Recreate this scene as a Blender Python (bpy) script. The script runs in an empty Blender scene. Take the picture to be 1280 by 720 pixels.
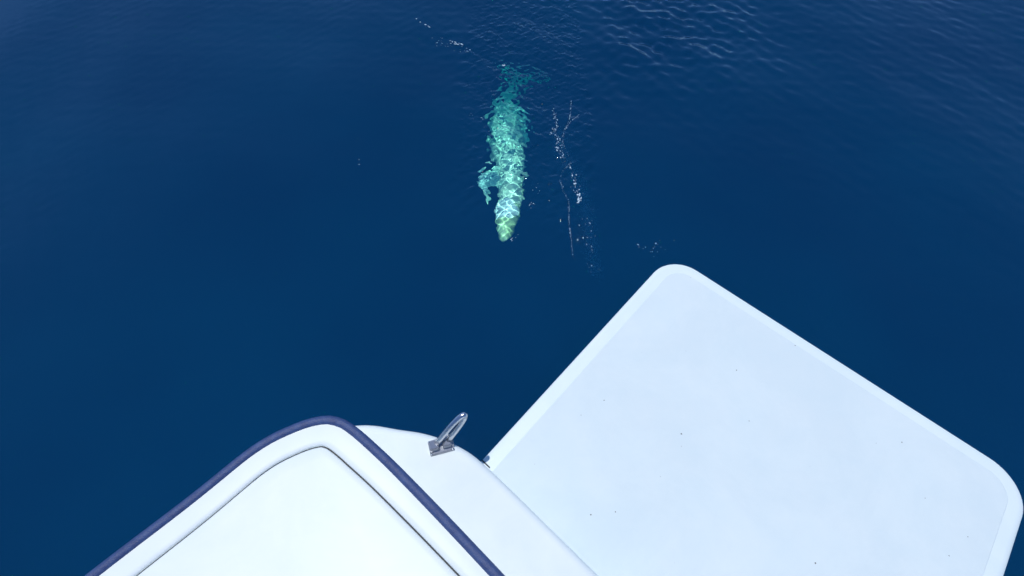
import bpy, bmesh, math, random
import numpy as np
from mathutils import Vector, noise as mnoise

random.seed(7)
rng = np.random.default_rng(11)
sc = bpy.context.scene
col = sc.collection

# ------------------------------------------------------------------ camera
FPX = 600.0            # focal length in photograph pixels (1280 x 720)
CAM_H = 4.3            # eye height above the sea, on the upper aft deck
PITCH = math.radians(58.0)
cam_d = bpy.data.cameras.new('camera')
cam = bpy.data.objects.new('camera', cam_d)
col.objects.link(cam)
cam_d.sensor_fit = 'HORIZONTAL'
cam_d.sensor_width = 36.0
cam_d.lens = 36.0 * FPX / 1280.0
cam_d.clip_start = 0.05
cam_d.clip_end = 5000.0
cam.location = (0, 0, CAM_H)
cam.rotation_euler = (math.pi / 2 - PITCH, 0, 0)
sc.camera = cam

# ------------------------------------------------------------------ light
SUN_EL = math.radians(77.0)
SUN_AZ = Vector((-0.74, 0.67, 0.0)).normalized()      # horizontal direction towards the sun
SUN_DIR = Vector((SUN_AZ.x * math.cos(SUN_EL), SUN_AZ.y * math.cos(SUN_EL), math.sin(SUN_EL)))
world = bpy.data.worlds.new('World')
sc.world = world
world.use_nodes = True
wn = world.node_tree.nodes
wl = world.node_tree.links
wn.clear()
w_out = wn.new('ShaderNodeOutputWorld')
w_bg = wn.new('ShaderNodeBackground')
w_sky = wn.new('ShaderNodeTexSky')
w_sky.sky_type = 'NISHITA'
w_sky.sun_disc = False
w_sky.sun_elevation = SUN_EL
w_sky.sun_rotation = math.atan2(SUN_AZ.x, SUN_AZ.y)
w_sky.air_density = 0.6
w_sky.dust_density = 0.0
w_sky.ozone_density = 10.0
w_bg.inputs['Strength'].default_value = 0.15
wl.new(w_sky.outputs['Color'], w_bg.inputs['Color'])
wl.new(w_bg.outputs['Background'], w_out.inputs['Surface'])

sun_d = bpy.data.lights.new('sun', 'SUN')
sun_d.energy = 2.95
sun_d.angle = math.radians(0.53)
sun_d.color = (1.0, 0.99, 0.97)
sun_d.cycles.is_caustics_light = True
sun = bpy.data.objects.new('sun', sun_d)
col.objects.link(sun)
sun.location = SUN_DIR * 30
sun.rotation_euler = (-SUN_DIR).to_track_quat('-Z', 'Y').to_euler()

sc.view_settings.view_transform = 'Standard'
sc.view_settings.look = 'None'
sc.view_settings.exposure = 0.0
sc.view_settings.gamma = 1.0
sc.render.engine = 'CYCLES'
sc.cycles.use_denoising = True
sc.cycles.use_light_tree = False
sc.cycles.blur_glossy = 0.0
sc.cycles.caustics_refractive = True
sc.cycles.max_bounces = 10
sc.cycles.transmission_bounces = 8
sc.cycles.transparent_max_bounces = 8
sc.cycles.sample_clamp_indirect = 6.0


# ------------------------------------------------------------------ helpers
FWD = Vector((0, math.cos(PITCH), -math.sin(PITCH)))
UPV = Vector((0, math.sin(PITCH), math.cos(PITCH)))


def ray(px, py):
    return (FWD + Vector((1, 0, 0)) * ((px - 640.0) / FPX) + UPV * ((360.0 - py) / FPX)).normalized()


def at(px, py, z):
    """the point at height z that shows at a photograph pixel (above the water)"""
    d = ray(px, py)
    return Vector((0, 0, CAM_H)) + d * ((z - CAM_H) / d.z)


def under(px, py, z):
    """the same for a point below the sea surface: the line of sight is bent by the water"""
    d = ray(px, py)
    hit = Vector((0, 0, CAM_H)) + d * (-CAM_H / d.z)
    e = 1 / 1.333
    n = Vector((0, 0, 1))
    c = -d.dot(n)
    k = 1 - e * e * (1 - c * c)
    t = d * e + n * (e * c - math.sqrt(k))
    return hit + t * (z / t.z)


def mesh_obj(name, verts, faces, mat, parent=None, smooth=True):
    me = bpy.data.meshes.new(name)
    me.from_pydata([tuple(v) for v in verts], [], faces)
    me.update()
    if smooth:
        me.polygons.foreach_set('use_smooth', [True] * len(me.polygons))
    if mat:
        me.materials.append(mat)
    o = bpy.data.objects.new(name, me)
    col.objects.link(o)
    if parent:
        o.parent = parent
    return o


def bm_obj(name, bm, mat, parent=None, smooth=True):
    bmesh.ops.recalc_face_normals(bm, faces=bm.faces)
    me = bpy.data.meshes.new(name)
    bm.to_mesh(me)
    bm.free()
    if smooth:
        me.polygons.foreach_set('use_smooth', [True] * len(me.polygons))
    me.materials.append(mat)
    o = bpy.data.objects.new(name, me)
    col.objects.link(o)
    if parent:
        o.parent = parent
    return o


def tag(o, label=None, cat=None, group=None, kind=None):
    for k, v in (('label', label), ('category', cat), ('group', group), ('kind', kind)):
        if v:
            o[k] = v
    return o


def new_mat(name):
    m = bpy.data.materials.new(name)
    m.use_nodes = True
    nt = m.node_tree
    nt.nodes.clear()
    out = nt.nodes.new('ShaderNodeOutputMaterial')
    return m, nt, out


def N(nt, typ, **kw):
    n = nt.nodes.new(typ)
    for k, v in kw.items():
        if k in n.inputs:
            n.inputs[k].default_value = v
        else:
            setattr(n, k, v)
    return n


def ramp(nt, fac, stops):
    r = nt.nodes.new('ShaderNodeValToRGB')
    el = r.color_ramp.elements
    while len(el) < len(stops):
        el.new(0.5)
    for e, (p, c) in zip(el, stops):
        e.position = p
        e.color = c if len(c) == 4 else (*c, 1)
    nt.links.new(fac, r.inputs['Fac'])
    return r


# ------------------------------------------------------------------ materials
def gelcoat(name, base, dark, rough, grain, speck=False):
    m, nt, out = new_mat(name)
    L = nt.links
    geo = N(nt, 'ShaderNodeNewGeometry')
    n1 = N(nt, 'ShaderNodeTexNoise', Scale=3.1, Detail=5.0, Roughness=0.6)
    L.new(geo.outputs['Position'], n1.inputs['Vector'])
    r1 = ramp(nt, n1.outputs['Fac'], [(0.3, dark), (0.7, base)])
    colr = r1.outputs['Color']
    if speck:
        # sparse grit and scuffs left on the deck
        v = N(nt, 'ShaderNodeTexVoronoi', Scale=5.2, voronoi_dimensions='2D')
        L.new(geo.outputs['Position'], v.inputs['Vector'])
        sep = N(nt, 'ShaderNodeSeparateColor')
        L.new(v.outputs['Color'], sep.inputs['Color'])
        rad = N(nt, 'ShaderNodeMapRange')
        rad.inputs['From Min'].default_value = 0.70
        rad.inputs['From Max'].default_value = 1.0
        rad.inputs['To Min'].default_value = 0.0
        rad.inputs['To Max'].default_value = 0.055
        L.new(sep.outputs['Red'], rad.inputs['Value'])
        wob = N(nt, 'ShaderNodeTexNoise', Scale=90.0, Detail=2.0)
        L.new(geo.outputs['Position'], wob.inputs['Vector'])
        wm = N(nt, 'ShaderNodeMath', operation='MULTIPLY_ADD')
        wm.inputs[1].default_value = 0.05
        L.new(wob.outputs['Fac'], wm.inputs[0])
        L.new(v.outputs['Distance'], wm.inputs[2])
        lt = N(nt, 'ShaderNodeMath', operation='LESS_THAN')
        L.new(wm.outputs[0], lt.inputs[0])
        L.new(rad.outputs['Result'], lt.inputs[1])
        mx = N(nt, 'ShaderNodeMix', data_type='RGBA')
        L.new(lt.outputs[0], mx.inputs['Factor'])
        L.new(colr, mx.inputs['A'])
        mx.inputs['B'].default_value = (0.10, 0.11, 0.11, 1)
        colr = mx.outputs['Result']
    n4 = N(nt, 'ShaderNodeTexNoise', Scale=1.1, Detail=7.0, Roughness=0.7, Distortion=0.6)
    L.new(geo.outputs['Position'], n4.inputs['Vector'])
    r4 = ramp(nt, n4.outputs['Fac'], [(0.42, (0.955, 0.965, 0.975)), (0.60, (1, 1, 1))])
    mm = N(nt, 'ShaderNodeMix', data_type='RGBA', blend_type='MULTIPLY')
    mm.inputs['Factor'].default_value = 1.0
    L.new(colr, mm.inputs['A'])
    L.new(r4.outputs['Color'], mm.inputs['B'])
    colr = mm.outputs['Result']
    b = N(nt, 'ShaderNodeBsdfPrincipled')
    b.inputs['Roughness'].default_value = rough
    b.inputs['Specular IOR Level'].default_value = 0.3
    L.new(colr, b.inputs['Base Color'])
    n2 = N(nt, 'ShaderNodeTexNoise', Scale=grain[0], Detail=2.0)
    L.new(geo.outputs['Position'], n2.inputs['Vector'])
    bp = N(nt, 'ShaderNodeBump', Strength=grain[1], Distance=0.01)
    L.new(n2.outputs['Fac'], bp.inputs['Height'])
    L.new(bp.outputs['Normal'], b.inputs['Normal'])
    L.new(b.outputs['BSDF'], out.inputs['Surface'])
    return m


M_GEL = gelcoat('white_gelcoat', (0.83, 0.88, 0.86), (0.80, 0.86, 0.84), 0.45, (14.0, 0.04))
M_PLAT = gelcoat('platform_gelcoat', (0.735, 0.825, 0.83), (0.71, 0.81, 0.82), 0.5, (20.0, 0.05))
M_SKID = gelcoat('nonskid_gelcoat', (0.735, 0.825, 0.835), (0.70, 0.805, 0.825), 0.6, (260.0, 0.5), speck=True)


def simple(name, c, rough, metal=0.0, grain=None, c2=None, cs=20.0):
    m, nt, out = new_mat(name)
    L = nt.links
    b = N(nt, 'ShaderNodeBsdfPrincipled')
    b.inputs['Roughness'].default_value = rough
    b.inputs['Metallic'].default_value = metal
    geo = N(nt, 'ShaderNodeNewGeometry')
    n1 = N(nt, 'ShaderNodeTexNoise', Scale=cs, Detail=6.0, Roughness=0.65)
    L.new(geo.outputs['Position'], n1.inputs['Vector'])
    r1 = ramp(nt, n1.outputs['Fac'], [(0.32, c2 or tuple(x * 0.75 for x in c)), (0.68, c)])
    L.new(r1.outputs['Color'], b.inputs['Base Color'])
    if grain:
        n2 = N(nt, 'ShaderNodeTexNoise', Scale=grain[0], Detail=3.0)
        L.new(geo.outputs['Position'], n2.inputs['Vector'])
        bp = N(nt, 'ShaderNodeBump', Strength=grain[1], Distance=0.01)
        L.new(n2.outputs['Fac'], bp.inputs['Height'])
        L.new(bp.outputs['Normal'], b.inputs['Normal'])
    L.new(b.outputs['BSDF'], out.inputs['Surface'])
    return m


M_NAVY = simple('navy_rubber', (0.045, 0.085, 0.22), 0.5, grain=(160.0, 0.4), c2=(0.028, 0.050, 0.15), cs=24.0)
M_STEEL = simple('polished_steel', (0.66, 0.68, 0.72), 0.27, metal=1.0, grain=(60.0, 0.05))
M_PLATE = simple('brushed_steel', (0.46, 0.48, 0.52), 0.36, metal=0.85, grain=(80.0, 0.08))
M_DARK = simple('dark_gasket', (0.03, 0.035, 0.04), 0.7)
M_FOAM = simple('foam_white', (0.60, 0.76, 0.85), 0.5, cs=60.0)
M_DEEP_DARK = simple('deep_water_dark', (0.02, 0.03, 0.07), 0.7)  # dark colour standing in for the unlit depth of the sea


def water_mat():
    m, nt, out = new_mat('sea_water')
    L = nt.links
    geo = N(nt, 'ShaderNodeNewGeometry')
    # fine ripples too small for the mesh
    n1 = N(nt, 'ShaderNodeTexNoise', Scale=9.0, Detail=4.0, Roughness=0.5)
    L.new(geo.outputs['Position'], n1.inputs['Vector'])
    bp = N(nt, 'ShaderNodeBump', Strength=0.03, Distance=0.05)
    L.new(n1.outputs['Fac'], bp.inputs['Height'])
    refr = N(nt, 'ShaderNodeBsdfRefraction', IOR=1.333, Roughness=0.0)
    refr.inputs['Color'].default_value = (0.97, 0.99, 1.0, 1)
    gl = N(nt, 'ShaderNodeBsdfGlossy', Roughness=0.03)
    # light scattered back up by the deep clear sea
    dif = N(nt, 'ShaderNodeBsdfDiffuse')
    n3 = N(nt, 'ShaderNodeTexNoise', Scale=0.35, Detail=3.0)
    L.new(geo.outputs['Position'], n3.inputs['Vector'])
    r3 = ramp(nt, n3.outputs['Fac'], [(0.3, (0.0003, 0.0255, 0.084)), (0.7, (0.0005, 0.033, 0.097))])
    L.new(r3.outputs['Color'], dif.inputs['Color'])
    add = N(nt, 'ShaderNodeAddShader')
    L.new(refr.outputs['BSDF'], add.inputs[0])
    L.new(dif.outputs['BSDF'], add.inputs[1])
    fr = N(nt, 'ShaderNodeFresnel', IOR=1.333)
    mix = N(nt, 'ShaderNodeMixShader')
    L.new(fr.outputs['Fac'], mix.inputs['Fac'])
    L.new(add.outputs['Shader'], mix.inputs[1])
    L.new(gl.outputs['BSDF'], mix.inputs[2])
    for s in (refr, gl, fr):
        L.new(bp.outputs['Normal'], s.inputs['Normal'])
    L.new(mix.outputs['Shader'], out.inputs['Surface'])
    ab = N(nt, 'ShaderNodeVolumeAbsorption', Density=1.1)
    ab.inputs['Color'].default_value = (0.0, 0.975, 0.87, 1)
    L.new(ab.outputs['Volume'], out.inputs['Volume'])
    sx = N(nt, 'ShaderNodeSeparateXYZ')
    L.new(geo.outputs['Position'], sx.inputs[0])
    lt = N(nt, 'ShaderNodeMath', operation='LESS_THAN')
    lt.inputs[1].default_value = 0.0
    L.new(sx.outputs['Z'], lt.inputs[0])
    mu = N(nt, 'ShaderNodeMath', operation='MULTIPLY')
    mu.inputs[1].default_value = 2.0
    L.new(lt.outputs[0], mu.inputs[0])
    L.new(mu.outputs[0], ab.inputs['Density'])
    m.cycles.volume_step_rate = STEP_RATE
    return m


STEP_RATE = 0.004
SEA_BOTTOM = -7.0
M_WATER = water_mat()


# ------------------------------------------------------------------ sea
def axis(lo, hi, fine, mid_lo, mid_hi, mid, far):
    a = list(np.arange(lo, hi + 1e-9, fine))
    p = a[-1]
    while p < mid_hi:
        p += mid
        a.append(p)
    st = mid
    while p < far:
        st *= 1.35
        p += st
        a.append(p)
    p = a[0]
    b = []
    while p > mid_lo:
        p -= mid
        b.append(p)
    st = mid
    while p > -far:
        st *= 1.35
        p -= st
        b.append(p)
    return np.array(b[::-1] + a)


xs = axis(-0.7, 1.1, 0.0105, -8.0, 8.5, 0.032, 1800)
ys = axis(2.5, 8.4, 0.0115, -2.0, 13.5, 0.032, 1800)
X, Y = np.meshgrid(xs, ys)
DX = np.maximum(np.gradient(X, axis=1), np.gradient(Y, axis=0))


def smooth01(t):
    t = np.clip(t, 0, 1)
    return t * t * (3 - 2 * t)


# calm near the boat, more broken away from it and to the right
def patch(px, py, rx, ry):
    c = at(px, py, 0)
    return np.exp(-((X - c.x) / rx) ** 2 - ((Y - c.y) / ry) ** 2)


rough = 0.05 + 0.17 * smooth01((Y - 1.2) / 1.6) + 0.25 * smooth01((Y + 0.55 * X - 4.0) / 6.0) + 1.15 * np.maximum(patch(638, 182, 0.75, 1.3), patch(645, 105, 0.9, 1.3)) \
    + 2.3 * patch(815, 20, 1.5, 1.6) + 0.9 * patch(740, 70, 1.0, 0.8) + 0.5 * patch(560, 52, 0.7, 0.5) + 1.1 * patch(716, 200, 0.3, 1.3) + 0.2 * patch(700, 150, 0.25, 0.6)
rough = np.minimum(rough, 1.15 + 1.3 * smooth01((X - 1.3) / 1.0))
Z = np.zeros_like(X)
waves = []
for lam_lo, lam_hi, cnt, slope in ((0.042, 0.07, 30, 0.09), (0.07, 0.13, 30, 0.13), (0.14, 0.32, 18, 0.10), (0.4, 1.1, 12, 0.04), (1.5, 5.0, 8, 0.03)):
    for i in range(cnt):
        lam = math.exp(rng.uniform(math.log(lam_lo), math.log(lam_hi)))
        th = rng.uniform(0, 2 * math.pi) if lam < 0.2 else rng.normal(0.9, 0.7)
        k = 2 * math.pi / lam
        amp = slope * math.sqrt(2.0 / cnt) / k
        ph = rng.uniform(0, 6.28)
        cut = smooth01((lam / np.maximum(DX, 1e-4) - 3.0) / 2.5)
        m = rough if lam < 1.2 else 0.25 + 0.75 * smooth01((Y - 1.2) / 3.0)
        Z += amp * cut * m * np.sin(k * (math.cos(th) * X + math.sin(th) * Y) + ph)
nx, ny = len(xs), len(ys)


def height(x, y):
    i = min(max(int(np.searchsorted(xs, x)), 1), nx - 1)
    j = min(max(int(np.searchsorted(ys, y)), 1), ny - 1)
    return float(Z[j, i])


idx = np.arange(nx * ny).reshape(ny, nx)
quads = np.stack([idx[:-1, :-1], idx[:-1, 1:], idx[1:, 1:], idx[1:, :-1]], -1).reshape(-1, 4)
top = np.stack([X, Y, Z], -1).reshape(-1, 3)
ring = np.concatenate([idx[0, :], idx[1:, -1], idx[-1, -2::-1], idx[-2:0:-1, 0]])
low = top[ring].copy()
low[:, 2] = SEA_BOTTOM
nv = len(top)
nr = len(ring)
li = nv + np.arange(nr)
side = np.stack([ring, li, np.roll(li, -1), np.roll(ring, -1)], -1)
ctr = nv + nr
verts = np.concatenate([top, low, [[0, 0, SEA_BOTTOM]]])
tris = np.stack([li, np.full(nr, ctr), np.roll(li, -1)], -1)
me = bpy.data.meshes.new('water')
allq = np.concatenate([quads, side])
loops = np.concatenate([allq.ravel(), tris.ravel()]).astype(np.int32)
nq, ntri = len(allq), len(tris)
me.vertices.add(len(verts))
me.vertices.foreach_set('co', verts.ravel().astype(np.float32))
me.loops.add(len(loops))
me.loops.foreach_set('vertex_index', loops)
me.polygons.add(nq + ntri)
starts = np.concatenate([np.arange(nq) * 4, nq * 4 + np.arange(ntri) * 3]).astype(np.int32)
me.polygons.foreach_set('loop_start', starts)
me.update(calc_edges=True)
sm = np.ones(nq + ntri, dtype=bool)
sm[len(quads):] = False
me.polygons.foreach_set('use_smooth', sm)
me.materials.append(M_WATER)
me.validate()
water = bpy.data.objects.new('water', me)
col.objects.link(water)
tag(water, kind='structure')
water.cycles.is_caustics_caster = True
dark_sheet = mesh_obj('deep_dark_sheet', [(-1750, -1750, SEA_BOTTOM + 0.05), (1750, -1750, SEA_BOTTOM + 0.05), (1750, 1750, SEA_BOTTOM + 0.05), (-1750, 1750, SEA_BOTTOM + 0.05)],
               [(0, 1, 2, 3)], M_DEEP_DARK)  # added sheet closing the water below, in place of dark deep water
tag(dark_sheet, kind='structure')

# ------------------------------------------------------------------ boat
# boat axes: a = aft, s = starboard; the origin is where the platform's port edge meets the transom
PZ = 0.45
ORG = at(600, 577, PZ)
_b = at(815, 342, PZ)
AFT = (_b - ORG).normalized()
STB = Vector((AFT.y, -AFT.x, 0))
MIDV = 1.6            # centreline

boat = bpy.data.objects.new('motor_boat', None)
col.objects.link(boat)
boat.location = (ORG.x, ORG.y, 0)
boat.rotation_euler = (0, 0, math.atan2(AFT.y, AFT.x))
tag(boat, 'white motor boat stern with swim platform, navy rail and steel mooring eye', 'boat')
# in the boat's own frame x = aft, y = -starboard


def bl(u, v, z):
    return Vector((u, -v, z))


def smooth_curve(pts, n):
    """Catmull-Rom through points, n samples evenly by length"""
    pts = [Vector(p) for p in pts]
    ext = [pts[0] * 2 - pts[1]] + pts + [pts[-1] * 2 - pts[-2]]
    out = []
    for i in range(1, len(ext) - 2):
        p0, p1, p2, p3 = ext[i - 1:i + 3]
        for k in range(24):
            t = k / 24
            out.append(0.5 * ((2 * p1) + (p2 - p0) * t + (2 * p0 - 5 * p1 + 4 * p2 - p3) * t * t + (3 * p1 - p0 - 3 * p2 + p3) * t ** 3))
    out.append(pts[-1])
    d = [0]
    for a, b in zip(out, out[1:]):
        d.append(d[-1] + (b - a).length)
    res = []
    j = 0
    for i in range(n):
        s = d[-1] * i / (n - 1)
        while j < len(d) - 2 and d[j + 1] < s:
            j += 1
        f = (s - d[j]) / max(d[j + 1] - d[j], 1e-9)
        res.append(out[j].lerp(out[j + 1], min(f, 1)))
    return res


def mirrored(half):
    """half: plan points (u, v) from forward port round to the centreline"""
    return half + [(u, 2 * MIDV - v) for u, v in half[::-1]]


# plan of the hull's upper edge, traced from the photograph's silhouette at z 0.9
half_edge = [(-5.0, -1.22), (-3.6, -1.22), (-2.2, -1.18), (-1.3, -1.09), (-0.8, -0.96), (-0.58, -0.83), (-0.41, -0.68), (-0.28, -0.49),
             (-0.18, -0.34), (-0.105, -0.18), (-0.06, -0.03), (-0.045, 0.10), (-0.04, 0.3), (-0.04, 0.65), (-0.04, 1.0), (-0.04, 1.4)]
NS = 260
edge = smooth_curve([(u, v, 0) for u, v in mirrored(half_edge)], NS)


def offset(curve, d):
    out = []
    for i, p in enumerate(curve):
        a = curve[max(i - 1, 0)]
        b = curve[min(i + 1, len(curve) - 1)]
        t = (b - a).normalized()
        out.append(p + Vector((-t.y, t.x, 0)) * -d)     # inward is to starboard / forward
    return out


# which side is inward: towards the centreline
_test = offset(edge, 0.1)[20]
SGN = 1 if _test.y > edge[20].y else -1


def loft(name, rows, mat, parent, closed_ends=False, solid=0.0):
    n = len(rows[0])
    vs = [v for r in rows for v in r]
    fs = []
    for j in range(len(rows) - 1):
        for i in range(n - 1):
            fs.append((j * n + i, j * n + i + 1, (j + 1) * n + i + 1, (j + 1) * n + i))
    o = mesh_obj(name, [bl(v.x, v.y, v.z) for v in vs], fs, mat, parent)
    bm = bmesh.new()
    bm.from_mesh(o.data)
    bmesh.ops.recalc_face_normals(bm, faces=bm.faces)
    bm.to_mesh(o.data)
    bm.free()
    return o


def row(off, z, flat=None):
    c = offset(edge, off * SGN)
    return [Vector((p.x, p.y, z)) for p in c]


# hull: topsides, rounded shoulder and the sloping quarter deck up to the coaming foot
hull_rows = [row(0.22, -0.45), row(0.10, 0.0), row(0.05, 0.40), row(0.02, 0.72), row(0.004, 0.82), row(0.0, 0.87)]
for k in range(1, 8):
    a = k / 7 * math.pi / 2 * 0.86
    hull_rows.append(row(0.07 * (1 - math.cos(a)), 0.87 + 0.07 * math.sin(a)))
hull_rows += [row(0.10, 0.953), row(0.20, 0.995), row(0.30, 1.03), row(0.37, 1.055), row(0.44, 1.08)]
hull = loft('hull', hull_rows, M_GEL, boat)


# coaming: an upstand inside the quarter deck, carrying the navy rail
half_rail = [(-5.0, -1.02), (-3.6, -1.02), (-2.2, -1.0), (-1.4, -0.95), (-0.98, -0.93), (-0.74, -0.86), (-0.585, -0.77), (-0.515, -0.67), (-0.488, -0.55), (-0.474, -0.40),
             (-0.462, -0.2), (-0.452, 0.2), (-0.447, 0.7), (-0.445, 1.0), (-0.445, 1.4)]
rail = smooth_curve([(u, v, 0) for u, v in mirrored(half_rail)], NS)


def row2(off, z):
    if off > 0.09:          # the coaming is a little wider at the quarter
        near, far_ = offset(rail, off * SGN), offset(rail, (off + 0.035) * SGN)
        out = []
        for p, q, r in zip(near, far_, rail):
            f = min(max((0.75 - min(r.y, 2 * MIDV - r.y)) / 1.2, 0), 1)
            out.append(p.lerp(q, f))
        c = out
    else:
        c = offset(rail, off * SGN)
    return [Vector((p.x, p.y, z)) for p in c]


co_rows = [row2(0.02, 0.95), row2(0.0, 1.24)]
for k in range(1, 6):
    a = k / 5 * math.pi / 2
    co_rows.append(row2(0.02 * (1 - math.cos(a)), 1.24 + 0.02 * math.sin(a)))
co_rows += [row2(0.06, 1.268), row2(0.10, 1.272), row2(0.125, 1.27), row2(0.135, 1.262), row2(0.138, 1.20), row2(0.138, 0.9)]
coaming = loft('coaming', co_rows, M_GEL, boat)

# the navy rail itself: half-round fender strip lying along the coaming edge
nr_rows = []
for k in range(11):
    a = math.pi * k / 10
    nr_rows.append(row2(0.010 - 0.031 * math.cos(a), 1.245 + 0.036 * math.sin(a) ** 0.7))
rub = loft('fender_rail', nr_rows, M_NAVY, boat)

# locker lid inside the coaming, a narrow dark joint between them
lid_rows = [row2(0.1435, 0.9), row2(0.1435, 1.20), row2(0.145, 1.262), row2(0.158, 1.271)]
last = lid_rows[-1]
spine = [Vector((min(p.x - 0.2, -1.25), MIDV, 1.32)) for p in last]
for f in (0.03, 0.08, 0.2, 0.4, 0.7, 1.0):
    lid_rows.append([p.lerp(q, f) + Vector((0, 0, 0.01 * math.sin(math.pi * f))) for p, q in zip(last, spine)])
lid = loft('locker_lid', lid_rows, M_GEL, boat)
gasket = loft('joint_gasket', [row2(0.130, 1.252), row2(0.152, 1.252)], M_DARK, boat)


# swim platform: rounded slab with a moulded border and a sunken-edge non-skid panel
def rounded_plan(u0, u1, v0, v1, r, n=14):
    pts = [(u0, v0)]
    for k in range(n + 1):
        a = math.pi / 2 * k / n
        pts.append((u1 - r + r * math.sin(a), v0 + r - r * math.cos(a)))
    for k in range(n + 1):
        a = math.pi / 2 * k / n
        pts.append((u1 - r + r * math.cos(a), v1 - r + r * math.sin(a)))
    pts.append((u0, v1))
    return pts


PU = at(842, 327, PZ) - ORG
AFT_U = PU.dot(AFT) + 0.075
print('platform aft end', AFT_U, PU.dot(STB))


def plat_ring(bm, ins, z, u0, r):
    return [bm.verts.new(bl(u, v, z)) for u, v in rounded_plan(u0, AFT_U - ins, ins, 2 * MIDV - ins, max(r - ins, 0.05))]


bm = bmesh.new()
rings = [plat_ring(bm, i_, z_, -0.06, 0.30) for i_, z_ in ((0.10, PZ - 0.14), (0.03, PZ - 0.12), (0.004, PZ - 0.07), (0.0, PZ - 0.035), (0.006, PZ - 0.014), (0.022, PZ - 0.002), (0.05, PZ), (0.115, PZ))]
for a, b in zip(rings, rings[1:]):
    for i in range(len(a) - 1):
        bm.faces.new((a[i], a[i + 1], b[i + 1], b[i]))
bm.faces.new(rings[-1])
bm.faces.new(rings[0][::-1])
plat = bm_obj('swim_platform', bm, M_PLAT, boat)
mod = plat.modifiers.new('edge', 'EDGE_SPLIT')
mod.split_angle = math.radians(35)

bm = bmesh.new()
ra = plat_ring(bm, 0.118, PZ - 0.01, 0.01, 0.30)
rb = plat_ring(bm, 0.118, PZ + 0.002, 0.01, 0.30)
rc = plat_ring(bm, 0.124, PZ + 0.004, 0.014, 0.30)
for a, b in ((ra, rb), (rb, rc)):
    for i in range(len(a)):
        j = (i + 1) % len(a)
        bm.faces.new((a[i], a[j], b[j], b[i]))
bm.faces.new(rc)
skid = bm_obj('nonskid_panel', bm, M_SKID, plat, smooth=False)

# small drain slot where platform and hull meet
bm = bmesh.new()
bmesh.ops.create_cube(bm, size=1.0)
for v in bm.verts:
    v.co = Vector((0.018 + v.co.x * 0.010, -0.045 + v.co.y * 0.085, PZ + 0.001 + v.co.z * 0.006))
bm_obj('drain_slot', bm, M_DARK, plat, smooth=False)


# mooring eye: two feet on a base plate and a leaning steel hoop
def tube(bm, path, rad, seg=14):
    rings = []
    ref = Vector((0.3, 0.2, 1))
    for i, p in enumerate(path):
        t = (path[min(i + 1, len(path) - 1)] - path[max(i - 1, 0)]).normalized()
        x = t.cross(ref).normalized()
        y = t.cross(x)
        r = rad[i] if isinstance(rad, list) else rad
        rings.append([bm.verts.new(p + x * (r * math.cos(2 * math.pi * k / seg)) + y * (r * math.sin(2 * math.pi * k / seg))) for k in range(seg)])
    for a, b in zip(rings, rings[1:]):
        for k in range(seg):
            bm.faces.new((a[k], a[(k + 1) % seg], b[(k + 1) % seg], b[k]))
    bm.faces.new(rings[0][::-1])
    bm.faces.new(rings[-1])
    return rings


BI = Vector((AFT.x, AFT.y, 0))


def to_boat(p):
    q = p - Vector((ORG.x, ORG.y, 0))
    return Vector((q.dot(AFT), -q.dot(STB), q.z))


from mathutils.bvhtree import BVHTree
_hull_tree = BVHTree.FromPolygons([v.co.copy() for v in hull.data.vertices], [tuple(p.vertices) for p in hull.data.polygons])


def deck_z(p):
    h = _hull_tree.ray_cast(Vector((p.x, p.y, 3.0)), Vector((0, 0, -1)))[0]
    return h.z if h else 0.95


DZ = deck_z(to_boat(at(551, 556, 1.0)))
print('deck at eye', DZ)
f1 = to_boat(at(543, 558, DZ + 0.045))
f2 = to_boat(at(558, 553, DZ + 0.045))
tip = to_boat(at(579, 519, DZ + 0.23))
base_c = (f1 + f2) / 2
ax = (f2 - f1)
ax.z = 0
axl = ax.length
ax.normalize()
lean = tip - base_c
print('eye', axl, lean, lean.length)
path = []
for k in range(33):
    a = math.pi * k / 32
    side_ = -math.cos(a)
    up_ = math.sin(a) ** 0.55
    path.append(base_c + ax * (side_ * axl * 0.5) + lean * up_)
bm = bmesh.new()
tube(bm, path, 0.0205)
hoop = bm_obj('mooring_eye', bm, M_STEEL, boat)
perp = Vector((-ax.y, ax.x, 0))


def slab(name, c, sx, sy, z0, z1, taper, mat, parent, bev=0.006):
    bm = bmesh.new()
    lo = [bm.verts.new(c + ax * (i * sx) + perp * (j * sy) + Vector((0, 0, z0 - c.z))) for i, j in ((-1, -1), (1, -1), (1, 1), (-1, 1))]
    hi = [bm.verts.new(c + ax * (i * sx * taper) + perp * (j * sy * taper) + Vector((0, 0, z1 - c.z))) for i, j in ((-1, -1), (1, -1), (1, 1), (-1, 1))]
    bm.faces.new(lo[::-1])
    bm.faces.new(hi)
    for i in range(4):
        j = (i + 1) % 4
        bm.faces.new((lo[i], lo[j], hi[j], hi[i]))
    for v in bm.verts:          # bedded on the sloping deck
        v.co.z += deck_z(v.co) - DZ
    bmesh.ops.bevel(bm, geom=list(bm.edges), offset=bev, segments=2, affect='EDGES')
    return bm_obj(name, bm, mat, parent, smooth=False)


slab('base_plate', base_c, axl * 0.5 + 0.045, 0.058, DZ - 0.035, DZ + 0.018, 0.92, M_PLATE, hoop, 0.004)
for s in (-1, 1):
    slab('foot', base_c + ax * (s * axl * 0.5), 0.034, 0.036, DZ + 0.016, DZ + 0.074, 0.82, M_PLATE, hoop)

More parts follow.
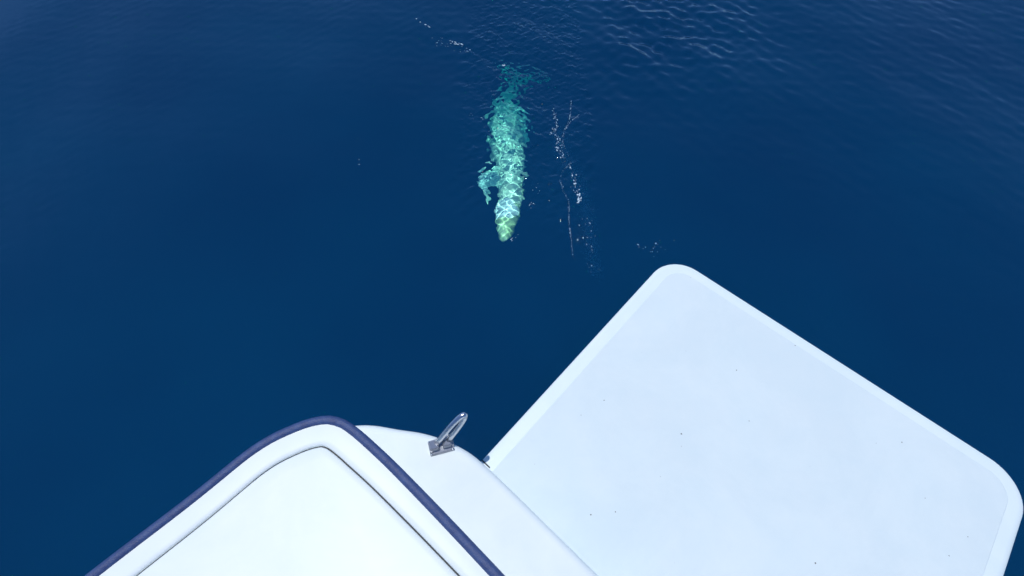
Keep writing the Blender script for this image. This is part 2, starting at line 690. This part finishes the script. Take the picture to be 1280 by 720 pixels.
for i, j in ((-1, -1), (1, -1), (-1, 1), (1, 1)):
    bm = bmesh.new()
    bmesh.ops.create_cone(bm, cap_ends=True, segments=12, radius1=0.008, radius2=0.006, depth=0.006)
    for v in bm.verts:
        v.co += base_c + ax * (i * (axl * 0.5 + 0.030)) + perp * (j * 0.046) + Vector((0, 0, DZ + 0.020 - base_c.z))
        v.co.z += deck_z(v.co) - DZ
    bm_obj('bolt', bm, M_STEEL, hoop)

# ------------------------------------------------------------------ whale
rows_w = [  # photograph row, left, right, depth of the body's axis
    (302, 628, 631, -0.40), (300, 625.5, 634, -0.40), (296, 623, 638.5, -0.40), (288, 621, 643.5, -0.41), (277, 620, 648, -0.44), (264, 621, 651.5, -0.48),
    (250, 623, 654, -0.52), (235, 624, 656.5, -0.56), (215, 621, 657.5, -0.61), (195, 616.5, 657, -0.67), (175, 612.5, 655, -0.74), (157, 611.5, 652, -0.84),
    (142, 614.5, 648.5, -0.96), (130, 620, 645.5, -1.10), (119, 627.5, 645.5, -1.30), (109, 632.5, 648, -1.50), (101, 637.5, 650.5, -1.66), (95, 640, 652, -1.74)]
wl_ = [under(l, y, d) for y, l, r, d in rows_w]
wr_ = [under(r, y, d) for y, l, r, d in rows_w]
cent = [(a + b) / 2 for a, b in zip(wl_, wr_)]
halfw = [(a - b).length / 2 for a, b in zip(wl_, wr_)]
print('whale length', sum((a - b).length for a, b in zip(cent, cent[1:])), 'max half width', max(halfw))
WORG = cent[9].copy()
bmw = bmesh.new()


def loft_ring(bm, rings):
    vr = [[bm.verts.new(p - WORG) for p in r] for r in rings]
    n = len(vr[0])
    for a, b in zip(vr, vr[1:]):
        for k in range(n):
            bm.faces.new((a[k], a[(k + 1) % n], b[(k + 1) % n], b[k]))
    bm.faces.new(vr[0][::-1])
    bm.faces.new(vr[-1])


rings = []
for i, c in enumerate(cent):
    t = (cent[min(i + 1, len(cent) - 1)] - cent[max(i - 1, 0)]).normalized()
    lat = (wr_[i] - wl_[i]).normalized()
    lat = (lat - t * lat.dot(t)).normalized()
    up = lat.cross(t)
    if up.z < 0:
        up = -up
    hh = halfw[i] * (0.95 if i < 12 else 0.8)
    rings.append([c + lat * (halfw[i] * math.cos(2 * math.pi * k / 24)) + up * (hh * math.sin(2 * math.pi * k / 24)) for k in range(24)])
loft_ring(bmw, rings)


def blade(bm, stations, thick):
    """stations: (point a, point b) chord ends in space; a thin lens section between them"""
    rs = []
    for i, (a, b) in enumerate(stations):
        th = thick[i]
        ch = b - a
        nrm = Vector((0, 0, 1))
        nrm = (nrm - ch.normalized() * nrm.dot(ch.normalized())).normalized()
        r = []
        for k in range(16):
            ang = 2 * math.pi * k / 16
            r.append(a + ch * (0.5 - 0.5 * math.cos(ang)) + nrm * (th * math.sin(ang)))
        rs.append(r)
    loft_ring(bm, rs)


# flipper: leaves the left flank, sweeps out and hooks towards the head
fl = [((632, 205), (634, 240), -0.60), ((624, 207), (626, 236), -0.57), ((614, 208), (617, 233), -0.54), ((605, 209), (610, 232), -0.52),
      ((598, 214), (608.5, 234), -0.51), ((598, 226), (611, 239), -0.50), ((603, 239), (614.5, 243.5), -0.50), ((608.5, 247.5), (615, 249), -0.51), ((611.5, 254), (614, 254), -0.52)]
blade(bmw, [(under(*a, z), under(*b, z)) for a, b, z in fl], [0.05, 0.038, 0.03, 0.027, 0.025, 0.022, 0.019, 0.016, 0.010])
# low dorsal fin on the right flank
df = [((640, 130), (640, 196), -0.84), ((652, 138), (652, 188), -0.84), ((658.5, 147), (658, 179), -0.82), ((661.5, 153), (661.5, 170), -0.81)]
blade(bmw, [(under(*a, z), under(*b, z)) for a, b, z in df], [0.10, 0.055, 0.03, 0.015])
# flukes
tl = [((645, 104), (646, 88), -1.7), ((638, 98), (640, 86), -1.7), ((630, 90.5), (632, 83), -1.7), ((623, 82), (624, 79), -1.7)]
tr = [((645, 104), (646, 88), -1.7), ((657, 100), (655, 88), -1.7), ((670, 98.5), (668, 89), -1.7), ((680, 99), (679, 93), -1.7), ((687, 98.5), (687, 96.5), -1.7)]
blade(bmw, [(under(*a, z), under(*b, z)) for a, b, z in tl], [0.055, 0.035, 0.025, 0.010])
blade(bmw, [(under(*a, z), under(*b, z)) for a, b, z in tr], [0.055, 0.035, 0.028, 0.02, 0.010])


def whale_mat():
    m, nt, out = new_mat('whale_skin')
    L = nt.links
    tc = N(nt, 'ShaderNodeTexCoord')

    def blob(p, rad, soft):
        d = N(nt, 'ShaderNodeVectorMath', operation='DISTANCE')
        wob = N(nt, 'ShaderNodeTexNoise', Scale=9.0, Detail=3.0)
        L.new(tc.outputs['Object'], wob.inputs['Vector'])
        sc_ = N(nt, 'ShaderNodeVectorMath', operation='SCALE')
        sc_.inputs['Scale'].default_value = rad * 0.8
        L.new(wob.outputs['Color'], sc_.inputs[0])
        ad = N(nt, 'ShaderNodeVectorMath', operation='ADD')
        L.new(tc.outputs['Object'], ad.inputs[0])
        L.new(sc_.outputs['Vector'], ad.inputs[1])
        L.new(ad.outputs['Vector'], d.inputs[0])
        d.inputs[1].default_value = (p - WORG) + Vector((1, 1, 1)) * rad * 0.4
        mr = N(nt, 'ShaderNodeMapRange', interpolation_type='SMOOTHSTEP')
        mr.inputs['From Min'].default_value = rad
        mr.inputs['From Max'].default_value = rad * (1 - soft)
        L.new(d.outputs['Value'], mr.inputs['Value'])
        return mr.outputs['Result']

    n1 = N(nt, 'ShaderNodeTexNoise', Scale=7.0, Detail=6.0, Roughness=0.62)
    L.new(tc.outputs['Object'], n1.inputs['Vector'])
    base = ramp(nt, n1.outputs['Fac'], [(0.30, (0.62, 0.68, 0.50)), (0.50, (0.90, 0.95, 0.72)), (0.68, (0.95, 0.97, 0.78))])
    cur = base.outputs['Color']
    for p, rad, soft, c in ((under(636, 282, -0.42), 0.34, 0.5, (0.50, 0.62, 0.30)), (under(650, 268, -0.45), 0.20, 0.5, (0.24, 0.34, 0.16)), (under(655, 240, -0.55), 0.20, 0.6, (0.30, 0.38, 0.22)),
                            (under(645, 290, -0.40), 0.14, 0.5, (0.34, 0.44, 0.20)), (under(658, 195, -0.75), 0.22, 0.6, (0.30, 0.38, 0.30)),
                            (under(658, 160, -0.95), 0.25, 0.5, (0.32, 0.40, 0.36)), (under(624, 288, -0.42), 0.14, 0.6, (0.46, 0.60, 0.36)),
                            (under(652, 93, -1.7), 0.62, 0.5, (0.46, 0.53, 0.50)),
                            (under(606, 225, -0.50), 0.28, 0.5, (0.50, 0.60, 0.56)),
                            (under(630.5, 261, -0.36), 0.18, 0.2, (0.99, 0.99, 0.97))):
        mx = N(nt, 'ShaderNodeMix', data_type='RGBA')
        L.new(blob(p, rad, soft), mx.inputs['Factor'])
        L.new(cur, mx.inputs['A'])
        mx.inputs['B'].default_value = (*c, 1)
        cur = mx.outputs['Result']
    b = N(nt, 'ShaderNodeBsdfPrincipled')
    b.inputs['Roughness'].default_value = 0.5
    L.new(cur, b.inputs['Base Color'])
    L.new(b.outputs['BSDF'], out.inputs['Surface'])
    return m


whale = bm_obj('whale', bmw, whale_mat())
whale.location = WORG
rm = whale.modifiers.new('skin', 'REMESH')
rm.mode = 'VOXEL'
rm.voxel_size = 0.014
rm.use_smooth_shade = True
smo = whale.modifiers.new('soft', 'SMOOTH')
smo.factor = 0.5
smo.iterations = 6
whale.cycles.is_caustics_receiver = True
tag(whale, 'pale turquoise whale swimming just under the surface, white jaw patch, one flipper spread', 'whale')


# ------------------------------------------------------------------ foam
def foam(name, label, strokes, lift=0.004):
    """strokes: (pixel polyline, number of flecks, spread in px, smallest, largest size in m)"""
    bm = bmesh.new()
    for pts, n, spread, lo, hi in strokes:
        seg = [math.dist(a, b) for a, b in zip(pts, pts[1:])]
        tot = sum(seg)
        for _ in range(n):
            s = random.random() * tot
            i = 0
            while i < len(seg) - 1 and s > seg[i]:
                s -= seg[i]
                i += 1
            f = s / max(seg[i], 1e-6)
            x = pts[i][0] + (pts[i + 1][0] - pts[i][0]) * f + random.gauss(0, spread)
            y = pts[i][1] + (pts[i + 1][1] - pts[i][1]) * f + random.gauss(0, spread)
            p = at(x, y, 0)
            r = lo + (hi - lo) * random.random() ** 2.5
            z = height(p.x, p.y) + r * 0.15
            th = math.atan2(pts[i + 1][1] - pts[i][1], pts[i + 1][0] - pts[i][0])
            d = (at(pts[i + 1][0], pts[i + 1][1], 0) - at(pts[i][0], pts[i][1], 0)).normalized()
            e = Vector((-d.y, d.x, 0))
            st = random.uniform(0.8, 2.2)
            ring = []
            for k in range(6):
                a = math.pi * k / 3 + random.uniform(-.3, .3)
                q = random.uniform(0.7, 1.2)
                ring.append(bm.verts.new(Vector((p.x, p.y, z)) + d * (r * st * q * math.cos(a)) + e * (r * q * math.sin(a) * 0.8)))
            t = bm.verts.new(Vector((p.x, p.y, z + r * 0.6)))
            b = bm.verts.new(Vector((p.x, p.y, z - r * 0.5)))
            for k in range(6):
                bm.faces.new((ring[k], ring[(k + 1) % 6], t))
                bm.faces.new((ring[(k + 1) % 6], ring[k], b))
        if n >= 36 and spread < 1.1:
            p3 = [at(px + random.gauss(0, 0.4), py + random.gauss(0, 0.4), 0) for px, py in pts]
            for q in p3:
                q.z = height(q.x, q.y) + 0.002
            cv = smooth_curve(p3, 40)
            i = 0
            while i < 37:
                m_ = random.randint(3, 7)
                seg_ = cv[i:i + m_]
                if len(seg_) > 2:
                    tube(bm, seg_, [0.0002 + 0.0012 * random.random() ** 2 for _ in seg_], 5)
                i += m_ + random.randint(0, 4)
    o = bm_obj(name, bm, M_FOAM)
    tag(o, label, 'foam', kind='stuff')
    return o


foam('foam_trail', 'thin broken white foam line drifting alongside the whale', [
    ([(692, 138), (697, 160), (688, 168)], 60, 1.0, 0.003, 0.012),
    ([(694, 165), (698, 185), (704, 200)], 60, 1.8, 0.003, 0.012),
    ([(714, 125), (712, 150), (705, 165), (703, 178), (708, 190), (711, 197)], 70, 0.5, 0.002, 0.006),
    ([(724, 144), (713, 153), (706, 163)], 36, 0.4, 0.002, 0.006),
    ([(713, 205), (703, 215), (700, 225), (704, 240), (711, 252), (711, 280), (714, 300), (716, 325)], 120, 0.5, 0.002, 0.005),
    ([(715, 205), (718, 228), (724, 245)], 30, 2.5, 0.004, 0.016),
    ([(724, 242), (723, 255)], 18, 1.4, 0.008, 0.020),
    ([(724, 270), (738, 285), (735, 310), (744, 345)], 26, 4.0, 0.003, 0.010),
])
foam('foam_glint_flecks', 'scatter of small white foam flecks and modelled surface glints ahead of the whale tail', [
    ([(511, 19), (522, 23), (531, 31), (543, 34)], 5, 1.0, 0.012, 0.018),  # white flecks modelled in place of glints and bubbles
    ([(560, 51), (573, 54), (585, 59), (588, 62)], 16, 1.0, 0.008, 0.020),  # pale flecks standing in for reflection on wave crests
    ([(626, 79), (630, 80)], 3, 0.6, 0.016, 0.024),
    ([(540, 50), (560, 55), (585, 64)], 30, 2.5, 0.003, 0.008),  # tiny flecks imitating the soft shine of the same crests
    ([(586, 143), (606, 148), (608, 170)], 10, 2.5, 0.003, 0.009),
    ([(664, 232), (672, 243), (660, 262)], 14, 3.0, 0.003, 0.009),
    ([(634, 304), (652, 292)], 5, 2.0, 0.004, 0.010),
    ([(788, 300), (815, 318), (836, 300)], 16, 4.0, 0.003, 0.009),
    ([(448, 158), (449, 226)], 4, 1.5, 0.004, 0.009),
])


# fine bubbles hanging in the water beneath the foam line
bm = bmesh.new()
line = [(696, 165), (702, 185), (712, 205), (724, 230), (732, 255), (736, 280), (740, 310), (746, 345)]
for _ in range(10000):
    i = random.randrange(len(line) - 1)
    f = random.random()
    x = line[i][0] + (line[i + 1][0] - line[i][0]) * f + random.gauss(0, 5.0)
    y = line[i][1] + (line[i + 1][1] - line[i][1]) * f + random.gauss(0, 5.0)
    z = -0.04 - 0.35 * random.random()
    p = under(x, y, z)
    r = random.uniform(0.0009, 0.0022)
    o_ = [bm.verts.new(p + Vector(d) * r) for d in ((1, 0, 0), (-1, 0, 0), (0, 1, 0), (0, -1, 0), (0, 0, 1), (0, 0, -1))]
    for a, b, c in ((0, 2, 4), (2, 1, 4), (1, 3, 4), (3, 0, 4), (2, 0, 5), (1, 2, 5), (3, 1, 5), (0, 3, 5)):
        bm.faces.new((o_[a], o_[b], o_[c]))
bub = bm_obj('bubble_cloud', bm, M_FOAM)
tag(bub, 'faint pale cloud of bubbles hanging beneath the foam line', 'bubbles', kind='stuff')
